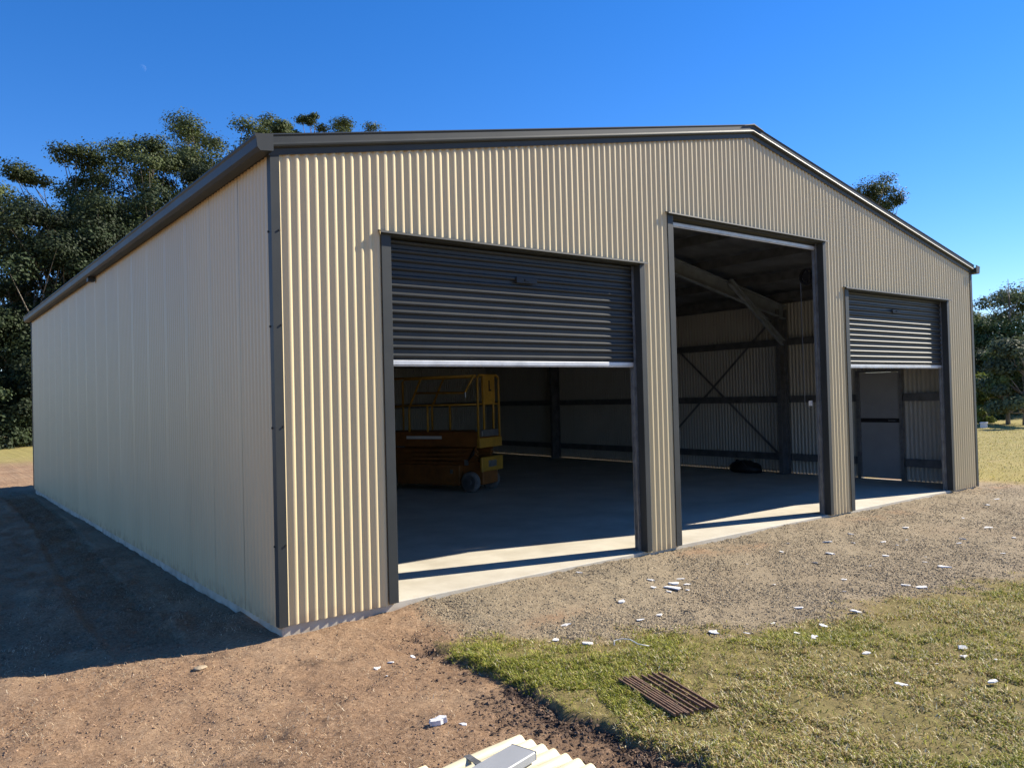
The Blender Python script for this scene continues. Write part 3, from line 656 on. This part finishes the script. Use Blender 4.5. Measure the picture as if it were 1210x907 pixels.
lump('stone', (-0.683, -0.24, float(ground_h(-0.683, -0.24))+0.012), (0.05, 0.04, 0.012), M['stone'], 5, 'flat pale stone on the dirt beside the shed shadow', 'stone')

# ------------------------------------------------------------------ gravel, clods, straw and grass as loose pieces
def cloud_stones(name, xy, size, colA, colB, seed, label, cat):
    rng = np.random.default_rng(seed); N = len(xy)
    z = ground_h(xy[:, 0], xy[:, 1])
    base = np.array([(1, 0, 0), (0, 1, 0), (-1, 0, 0), (0, -1, 0), (0, 0, 1)], float)
    fc = np.array([(0, 1, 4), (1, 2, 4), (2, 3, 4), (3, 0, 4)])
    P = base[None]*(0.6+0.7*rng.random((N, 5, 1)))+rng.normal(0, 0.18, (N, 5, 3))
    sc = size[0]+(size[1]-size[0])*rng.random(N)**2.2
    P = P*np.stack([sc, sc*(0.6+0.4*rng.random(N)), sc*(0.3+0.35*rng.random(N))], 1)[:, None]
    a = rng.random(N)*6.283; ca, sa = np.cos(a)[:, None], np.sin(a)[:, None]
    X = P[..., 0]*ca-P[..., 1]*sa; Y = P[..., 0]*sa+P[..., 1]*ca
    Vv = np.stack([X+xy[:, 0:1], Y+xy[:, 1:2], P[..., 2]+(z+sc*0.10)[:, None]], 2).reshape(-1, 3)
    Ff = (fc[None]+5*np.arange(N)[:, None, None]).reshape(-1, 3)
    t = rng.random((N, 1)); c = np.array(colA)*(1-t)+np.array(colB)*t; c = c*(0.5+0.9*rng.random((N, 1)))
    o = link(name, np_mesh(name, Vv, Ff, M['chips'], False, np.repeat(c, 5, 0))); return tag(o, label, cat, kind='stuff')
CAM = np.array([-2.325, -6.065])
def scatter(n_, x0, x1, y0, y1, keep, seed):
    rng = np.random.default_rng(seed); out = []; tot = 0
    while tot < n_:
        p = np.stack([rng.uniform(x0, x1, 60000), rng.uniform(y0, y1, 60000)], 1)
        d = p-CAM; r = np.hypot(d[:, 0], d[:, 1]); ang = np.degrees(np.arctan2(d[:, 0], d[:, 1]))-37.55
        w = keep(p[:, 0], p[:, 1])*np.clip((5.5/r)**1.3, 0, 1)*((np.abs(ang) < 38) | (r < 2.0))
        p = p[rng.random(len(p)) < w]; out.append(p); tot += len(p)
    return np.concatenate(out)[:n_]
kg = lambda x, y: np.where((x > 0.0) & (y > 0.045), 0, zones(x, y)[0]*(0.25+0.75*smooth(0.36, 0.6, fbm(x*1.6, y*1.6, 101))))
cloud_stones('gravel', scatter(110000, 0.2, 14, -3.6, 0.045, kg, 1), (0.003, 0.0135), (0.41, 0.335, 0.22), (0.24, 0.185, 0.12), 1, 'loose tan gravel spread in front of the doors', 'gravel')
kd = lambda x, y: np.where((x > -0.03) & (y > 0.0), 0, np.clip(1-zones(x, y)[0]-zones(x, y)[1], 0, 1)*(0.15+0.85*smooth(0.45, 0.62, fbm(x*2.2, y*2.2, 90))))
cloud_stones('dirt_clods', scatter(22000, -5, 1.3, -5, 4, kd, 2), (0.003, 0.013), (0.34, 0.22, 0.135), (0.18, 0.11, 0.07), 2, 'small clods and stones on the bare dirt', 'dirt')
ks = lambda x, y: np.where(y > -0.4, 0, np.clip(zones(x, y)[2]-0.4*zones(x, y)[3], 0, 1)**1.5)
cloud_stones('soil_clods', scatter(3800, 0.2, 1.3, -4.6, -0.4, ks, 3), (0.004, 0.020), (0.15, 0.098, 0.065), (0.06, 0.04, 0.03), 3, 'dark turned soil along the scraped grass edge', 'soil')
def blades(name, xy, ln, wd, lean, pal, pw, seed, label, cat, z_off=0.0):
    rng = np.random.default_rng(seed); N = len(xy); z = ground_h(xy[:, 0], xy[:, 1])+z_off
    L = ln[0]+(ln[1]-ln[0])*rng.random(N)**1.5; w = wd[0]+(wd[1]-wd[0])*rng.random(N)
    a = rng.random(N)*6.283; d = np.stack([np.cos(a), np.sin(a)], 1); s = np.stack([-d[:, 1], d[:, 0]], 1)
    le = lean[0]+(lean[1]-lean[0])*rng.random(N)
    P0 = np.column_stack([xy, z-0.004])
    h1, r1 = np.cos(le*0.7)*L*0.55, np.sin(le*0.7)*L*0.55
    h2, r2 = np.cos(le*1.35)*L*0.5, np.sin(le*1.35)*L*0.5
    P1 = np.column_stack([xy+d*r1[:, None], z+h1]); P2 = np.column_stack([xy+d*(r1+r2)[:, None], np.maximum(z+h1+h2, z+0.003)])
    S = np.column_stack([s*w[:, None]/2, np.zeros(N)])
    Vv = np.stack([P0-S, P0+S, P1+S*0.9, P1-S*0.9, P2+S*0.15, P2-S*0.15], 1).reshape(-1, 3)
    o6 = 6*np.arange(N)[:, None]
    Ff = np.concatenate([o6+np.array([[0, 1, 2, 3]]), o6+np.array([[3, 2, 4, 5]])], 0)
    ci = rng.choice(len(pal), N, p=np.array(pw)/sum(pw)) if not callable(pw) else pw(xy, rng)
    c = np.array(pal)[ci]*(0.5+0.95*rng.random((N, 1)))
    o = link(name, np_mesh(name, Vv, Ff, M['blade'], False, np.repeat(c, 6, 0))); return tag(o, label, cat, kind='stuff')
PAL = [(0.27, 0.29, 0.04), (0.40, 0.38, 0.07), (0.54, 0.43, 0.19), (0.36, 0.24, 0.11), (0.74, 0.66, 0.42), (0.15, 0.18, 0.03)]
def grasspick(xy, rng):
    g = fbm(xy[:, 0]*0.9+3, xy[:, 1]*0.9, 120); f2 = fbm(xy[:, 0]*2.6, xy[:, 1]*2.6, 125)
    t = np.clip((g-0.38)*3.2+(f2-0.5)*1.2, 0, 1); u = rng.random(len(xy)); green = u < (0.38+0.48*t)
    v = rng.random(len(xy)); ci = np.where(green, np.where(v < 0.45, 0, np.where(v < 0.8, 1, 5)), np.where(v < 0.45, 2, np.where(v < 0.75, 3, 4)))
    return ci
kgr = lambda x, y: zones(x, y)[3]*(0.06+0.94*smooth(0.38, 0.62, fbm(x*2.6, y*2.6, 130)))*(0.25+0.75*smooth(0.0, 0.5, np.interp(x, GRAV[:, 0], GRAV[:, 1])-y))*(0.35+0.65*smooth(0.35, 0.6, fbm(x*14, y*14, 133, 2)))
blades('grass', scatter(170000, 0.4, 14.5, -6.5, -0.6, kgr, 4), (0.016, 0.048), (0.003, 0.0065), (0.6, 1.45), PAL, grasspick, 5, 'short dry and green lawn grass before the shed', 'grass')
kfar = lambda x, y: (zones(x, y)[1])*(x > 12.7)
rngf = np.random.default_rng(77); pf = np.stack([rngf.uniform(12.6, 40, 150000), rngf.uniform(-3, 12, 150000)], 1)
pf = pf[(rngf.random(len(pf)) < zones(pf[:, 0], pf[:, 1])[1])*(pf[:, 0] > 12.62+0.0*pf[:, 1])][:50000]
blades('far_grass', pf, (0.03, 0.07), (0.006, 0.014), (0.7, 1.45), [(0.26, 0.25, 0.06), (0.38, 0.32, 0.11), (0.44, 0.36, 0.15), (0.20, 0.20, 0.05)], [3, 3, 2, 2], 6, 'yellowing lawn beyond the far corner of the shed', 'grass')
kst = lambda x, y: np.where((x > -0.03) & (y > 0.0), 0, np.clip(1-zones(x, y)[1], 0, 1)*(0.1+0.9*smooth(0.45, 0.6, fbm(x*1.7, y*1.7, 140))))*(x < 1.5)
blades('straw_litter', scatter(16000, -5, 1.6, -5, 3, kst, 8), (0.012, 0.05), (0.0015, 0.004), (1.2, 1.6), [(0.55, 0.42, 0.27), (0.35, 0.24, 0.15), (0.62, 0.53, 0.38), (0.16, 0.10, 0.07)], [3, 3, 1.5, 2], 7, 'dry straw and bark bits littering the dirt', 'litter', 0.004)

# ------------------------------------------------------------------ trees
def tree(name, x, y, H, cr, label, group, seed, tint=(0.085, 0.105, 0.04), clumps=46, leaves=430, cb=0.42, cs=0.30, lsz=0.17, trunk=0.16, shape=1.0, zf=0.5):
    rng = np.random.default_rng(seed); root = empty(name, (x, y, float(ground_h(x, y))-0.05)); tag(root, label, 'tree', group)
    z0, z1 = H*cb, H; zc_ = (z0+z1)/2; hz = (z1-z0)/2
    # clump centres through the crown, biased outwards and upwards
    nl = max(5, clumps//5); LB = []
    while len(LB) < nl:
        p = rng.normal(size=3); p /= np.linalg.norm(p); p *= 0.2+0.6*rng.random()
        if p[2] < -0.5 and rng.random() < 0.6: continue
        LB.append((p, 0.30+0.26*rng.random()))
    C = []
    for k in range(clumps):
        p, lr = LB[k % nl]; q = rng.normal(size=3); q /= np.linalg.norm(q); q *= rng.random()**0.5*lr
        q[2] = q[2]*0.75; v = p+q; C.append([v[0]*cr*1.15, v[1]*cr*1.15, v[2]])
    C = np.array(C); zt = np.percentile(C[:, 2], 86); zm = C[:, 2].min()
    C[:, 2] = z0+(z1-cr*cs*0.45-z0)*np.minimum((C[:, 2]-zm)/(zt-zm), 1.0+0.05*rng.random(clumps))
    tb = MB(); lean = rng.normal(size=2)*0.03*H
    def tp(t): return Vector((lean[0]*t*t, lean[1]*t*t, H*0.80*t))
    tb.tube([tp(t) for t in (0, 0.12, 0.3, 0.5, 0.7, 0.85, 1.0)], [trunk*s for s in (1.25, 1.0, 0.85, 0.68, 0.48, 0.32, 0.15)], 8)
    tr_ = tb.build('trunk', M['bark'], root, sm=True)
    lm = MB()
    for q in C:
        t = float(np.clip((q[2]-0.20*H-0.5*math.hypot(q[0], q[1]))/(H*0.8), 0.22, 0.95)); a = tp(t); e = Vector(q)
        mid = a.lerp(e, 0.5)+Vector((rng.normal()*0.08*cr, rng.normal()*0.08*cr, -0.06*cr)); r0 = trunk*(0.52-0.28*t)
        lm.tube([a, a.lerp(mid, 0.5)+Vector((0, 0, -0.02*cr)), mid, mid.lerp(e, 0.6), e], [r0, r0*0.8, r0*0.6, r0*0.35, r0*0.12], 5, False)
    lm.build('limbs', M['bark'], tr_, sm=True)
    N = clumps*leaves; ci = np.repeat(np.arange(clumps), leaves)
    csz = cr*cs*(0.6+0.7*rng.random(clumps))
    p = rng.normal(size=(N, 3)); p /= np.linalg.norm(p, axis=1)[:, None]; p *= (rng.random(N)**0.45)[:, None]
    p[:, 2] = np.abs(p[:, 2])*rng.choice([1, 1, -0.55], N)
    p = p*csz[ci][:, None]*np.array([1, 1, zf]); pos = C[ci]+p+rng.normal(size=(N, 3))*0.05*cr*np.array([1, 1, 0.5])
    cc_ = np.array([0, 0, zc_-0.1*hz]); out = p/(csz[ci][:, None])+0.35*(pos-cc_)/np.array([cr, cr, hz])
    nn_ = out+np.array([0, 0, 0.35])+rng.normal(size=(N, 3))*0.42; nn_ /= np.linalg.norm(nn_, axis=1)[:, None]
    d = np.cross(nn_, rng.normal(size=(N, 3))); d /= np.linalg.norm(d, axis=1)[:, None]; s = np.cross(nn_, d)
    L = lsz*(0.6+0.8*rng.random(N))[:, None]; w = L*0.30
    Vv = np.stack([pos-d*L*0.5, pos+s*w, pos+d*L*0.5, pos-s*w], 1).reshape(-1, 3)
    Ff = np.arange(4*N).reshape(-1, 4)
    cl = np.array(tint)*(0.65+0.7*rng.random((clumps, 1)))[ci]*(0.75+0.5*rng.random((N, 1)))
    cl = cl*np.where(rng.random((N, 1)) < 0.03, np.array([[1.6, 1.4, 1.1]]), 1.0)
    link('crown', np_mesh('crown', Vv, Ff, M['leaf'], False, np.repeat(cl, 4, 0)), root)
    return root
GL = 'gum trees behind the shed at the left'; GR = 'trees across the lawn at the right'
olive = (0.076, 0.096, 0.032); dark = (0.030, 0.044, 0.017)
TREES = [
 (2.8, 49.0, 14.8, 3.8, 'gum tree with dark crown at the left edge of the picture', GL, olive, 44),
 (5.7, 53.0, 17.2, 2.9, 'gum tree with a branch reaching left from the main clump', GL, olive, 30),
 (7.5, 51.6, 18.4, 3.5, 'gum tree with a rounded top, second high crown from the left', GL, olive, 44),
 (10.0, 48.5, 18.6, 4.0, 'broad olive gum tree above the middle of the left gutter', GL, olive, 52),
 (13.0, 51.2, 19.0, 3.5, 'gum tree between the broad olive crown and the tall open one', GL, olive, 44),
 (15.9, 52.7, 22.4, 4.0, 'tall open crowned gum standing clear against the sky', GL, olive, 50),
 (22.3, 57.8, 24.4, 2.8, 'small gum crown showing over the near roof corner', GL, olive, 36),
 (25.4, 60.3, 25.9, 2.3, 'smallest gum top peeping over the barge capping', GL, olive, 28),
 (27.2, 60.3, 27.0, 2.3, 'thin airy gum top over the front barge', GL, olive, 22),
 (29.7, 59.7, 27.2, 3.6, 'dense gum top furthest right above the front barge', GL, olive, 34),
 (0.0, 49.0, 13.4, 3.8, 'gum tree cut by the left edge of the picture', GL, olive, 44),
 (3.3, 43.7, 10.6, 3.5, 'dark mid height tree in front of the gums at far left', GL, dark, 46),
 (5.4, 44.5, 12.6, 3.5, 'dark tree just above the far end of the gutter', GL, dark, 46),
 (7.5, 44.1, 13.6, 3.7, 'dark tree below the rounded gum top', GL, dark, 48),
 (10.2, 44.6, 14.9, 3.7, 'dark tree below the broad olive gum', GL, dark, 48),
 (13.4, 47.1, 16.8, 3.5, 'dark tree low beside the gutter under the tall open gum', GL, dark, 46),
 (1.5, 42.6, 6.8, 3.0, 'low dark tree left of the far shed corner', GL, dark, 46),
 (3.1, 41.4, 5.0, 2.7, 'bushy low tree right against the far shed corner', GL, dark, 44),
 (1.2, 41.1, 3.6, 2.3, 'shrubby dark tree at the back edge of the dirt', GL, dark, 40),
 (-0.6, 44.2, 6.6, 3.0, 'low dark tree at the left picture edge', GL, dark, 44),
 (55.0, 25.2, 17.2, 3.3, 'spreading gum crown above the far roof slope', GR, olive, 46),
 (57.4, 24.0, 16.3, 2.3, 'smaller round crown just right of the one above the far roof slope', GR, olive, 18),
 (53.8, 16.3, 7.6, 3.0, 'grey green gum beside the far shed corner', GR, (0.12, 0.15, 0.07), 40),
 (53.6, 13.2, 7.6, 3.2, 'tall gum at the right picture edge', GR, (0.12, 0.155, 0.065), 40),
 (48.2, 13.1, 5.6, 3.0, 'dense dark green tree in the middle of the right group', GR, (0.085, 0.125, 0.045), 46),
 (52.7, 11.4, 6.8, 3.5, 'leafy tree partly outside the right picture edge', GR, (0.10, 0.145, 0.05), 40),
 (55.5, 18.0, 6.5, 3.0, 'pale green tree half hidden by the far shed corner', GR, (0.15, 0.19, 0.05), 40),
 (39.8, 10.7, 2.2, 1.3, 'bright green shrub low beside the far shed corner', GR, (0.13, 0.16, 0.035), 30),
 (38.7, 9.3, 3.4, 1.6, 'young tree with a short bare trunk on the lawn', GR, (0.10, 0.14, 0.05), 34),
 (37.9, 8.3, 3.8, 1.8, 'young silvery tree with a bare trunk nearest the right edge', GR, (0.10, 0.125, 0.065), 36),
 (46.5, 14.8, 4.0, 2.6, 'dark shrubby tree behind the bright shrub', GR, (0.045, 0.07, 0.03), 44),
 (43.5, 11.5, 3.4, 2.0, 'dark leaved low tree behind the young trees', GR, (0.045, 0.07, 0.03), 40),
]
for i, (x, y, H, cr, lab, g, tint, ncl) in enumerate(TREES):
    low = H < 8
    tree('shrub_tree' if H < 4.2 else 'gum_tree', x, y, H, cr, lab, g, 500+i, tint, ncl, 520 if g == GL and not low else 420,
         cb=0.04 if (low and lab.find('trunk') < 0) else (0.22 if low else 0.45 if tint != dark else 0.18), cs=0.29 if tint != dark else 0.36, lsz=0.17 if g == GL else 0.15, trunk=0.055+0.011*H, zf=0.68 if g == GL else 0.8)
# bare dead tree showing over the right hand group
dt = empty('dead_tree', (50.5, 13.2, -0.1)); tag(dt, 'leafless thin tree top rising behind the right tree group', 'tree')
m = MB(); m.tube([(0, 0, 0), (0.1, 0, 3), (0.0, 0.2, 6.0), (0.15, 0.3, 8.2)], [0.12, 0.09, 0.05, 0.015], 6)
tk = m.build('trunk', M['bark'], dt, sm=True); m = MB()
for q, (z, dx, dy, h) in enumerate([(4.8, 0.9, 0.3, 2.2), (5.4, -0.8, 0.4, 2.0), (6.2, 0.5, -0.3, 1.5), (6.6, -0.4, 0.3, 1.2)]):
    m.tube([(0.02, 0.15, z), (dx*0.5, dy*0.5, z+h*0.4), (dx, dy, z+h)], [0.04, 0.025, 0.008], 5)
m.build('limbs', M['bark'], tk, sm=True)
# pale garden seat under the trees
sb = empty('bench', (35.2, 8.95, float(ground_h(35.2, 8.95))), rad(20)); tag(sb, 'small white bench under the trees beyond the lawn', 'bench')
MB().box(-0.3, 0.3, -0.15, 0.15, 0.20, 0.24).build('seat', M['whitepaint'], sb)
for x in (-0.25, 0.25): MB().box(x-0.03, x+0.03, -0.13, 0.13, 0.0, 0.199).build('leg', M['whitepaint'], sb)
# daytime moon
mm = D.materials.new('moon_dust'); mm.use_nodes = True; n = mm.node_tree.nodes; l = mm.node_tree.links
n.remove(n['Principled BSDF']); df = n.new('ShaderNodeBsdfDiffuse'); df.inputs['Color'].default_value = (0.03, 0.03, 0.03, 1)
nz = n.new('ShaderNodeTexNoise'); nz.inputs['Scale'].default_value = 2.0
cr_ = n.new('ShaderNodeValToRGB'); l.new(nz.outputs['Fac'], cr_.inputs['Fac']); cr_.color_ramp.elements[0].color = (0.012, 0.012, 0.012, 1); cr_.color_ramp.elements[1].color = (0.03, 0.03, 0.028, 1); l.new(cr_.outputs['Color'], df.inputs['Color'])
tp_ = n.new('ShaderNodeBsdfTransparent'); ad = n.new('ShaderNodeAddShader'); l.new(df.outputs[0], ad.inputs[0]); l.new(tp_.outputs[0], ad.inputs[1]); l.new(ad.outputs[0], n['Material Output'].inputs['Surface'])
V = []; F = []
for i in range(17):
    for j in range(32):
        th = math.pi*i/16; ph = 2*math.pi*j/32; V.append((12*math.sin(th)*math.cos(ph), 12*math.sin(th)*math.sin(ph), 12*math.cos(th)))
for i in range(16):
    for j in range(32):
        q4 = [i*32+j, (i+1)*32+j, (i+1)*32+(j+1) % 32, i*32+(j+1) % 32]
        if sum((Vector(V[q]) for q in q4), Vector()).dot(sv) > 0: F.append(q4)
mo = link('moon', np_mesh('moon', np.array(V), np.array(F), mm, True)); mo.location = (607.3, 2656.4, 1065.8)
tag(mo, 'faint daytime moon in the blue sky above the trees', 'moon')
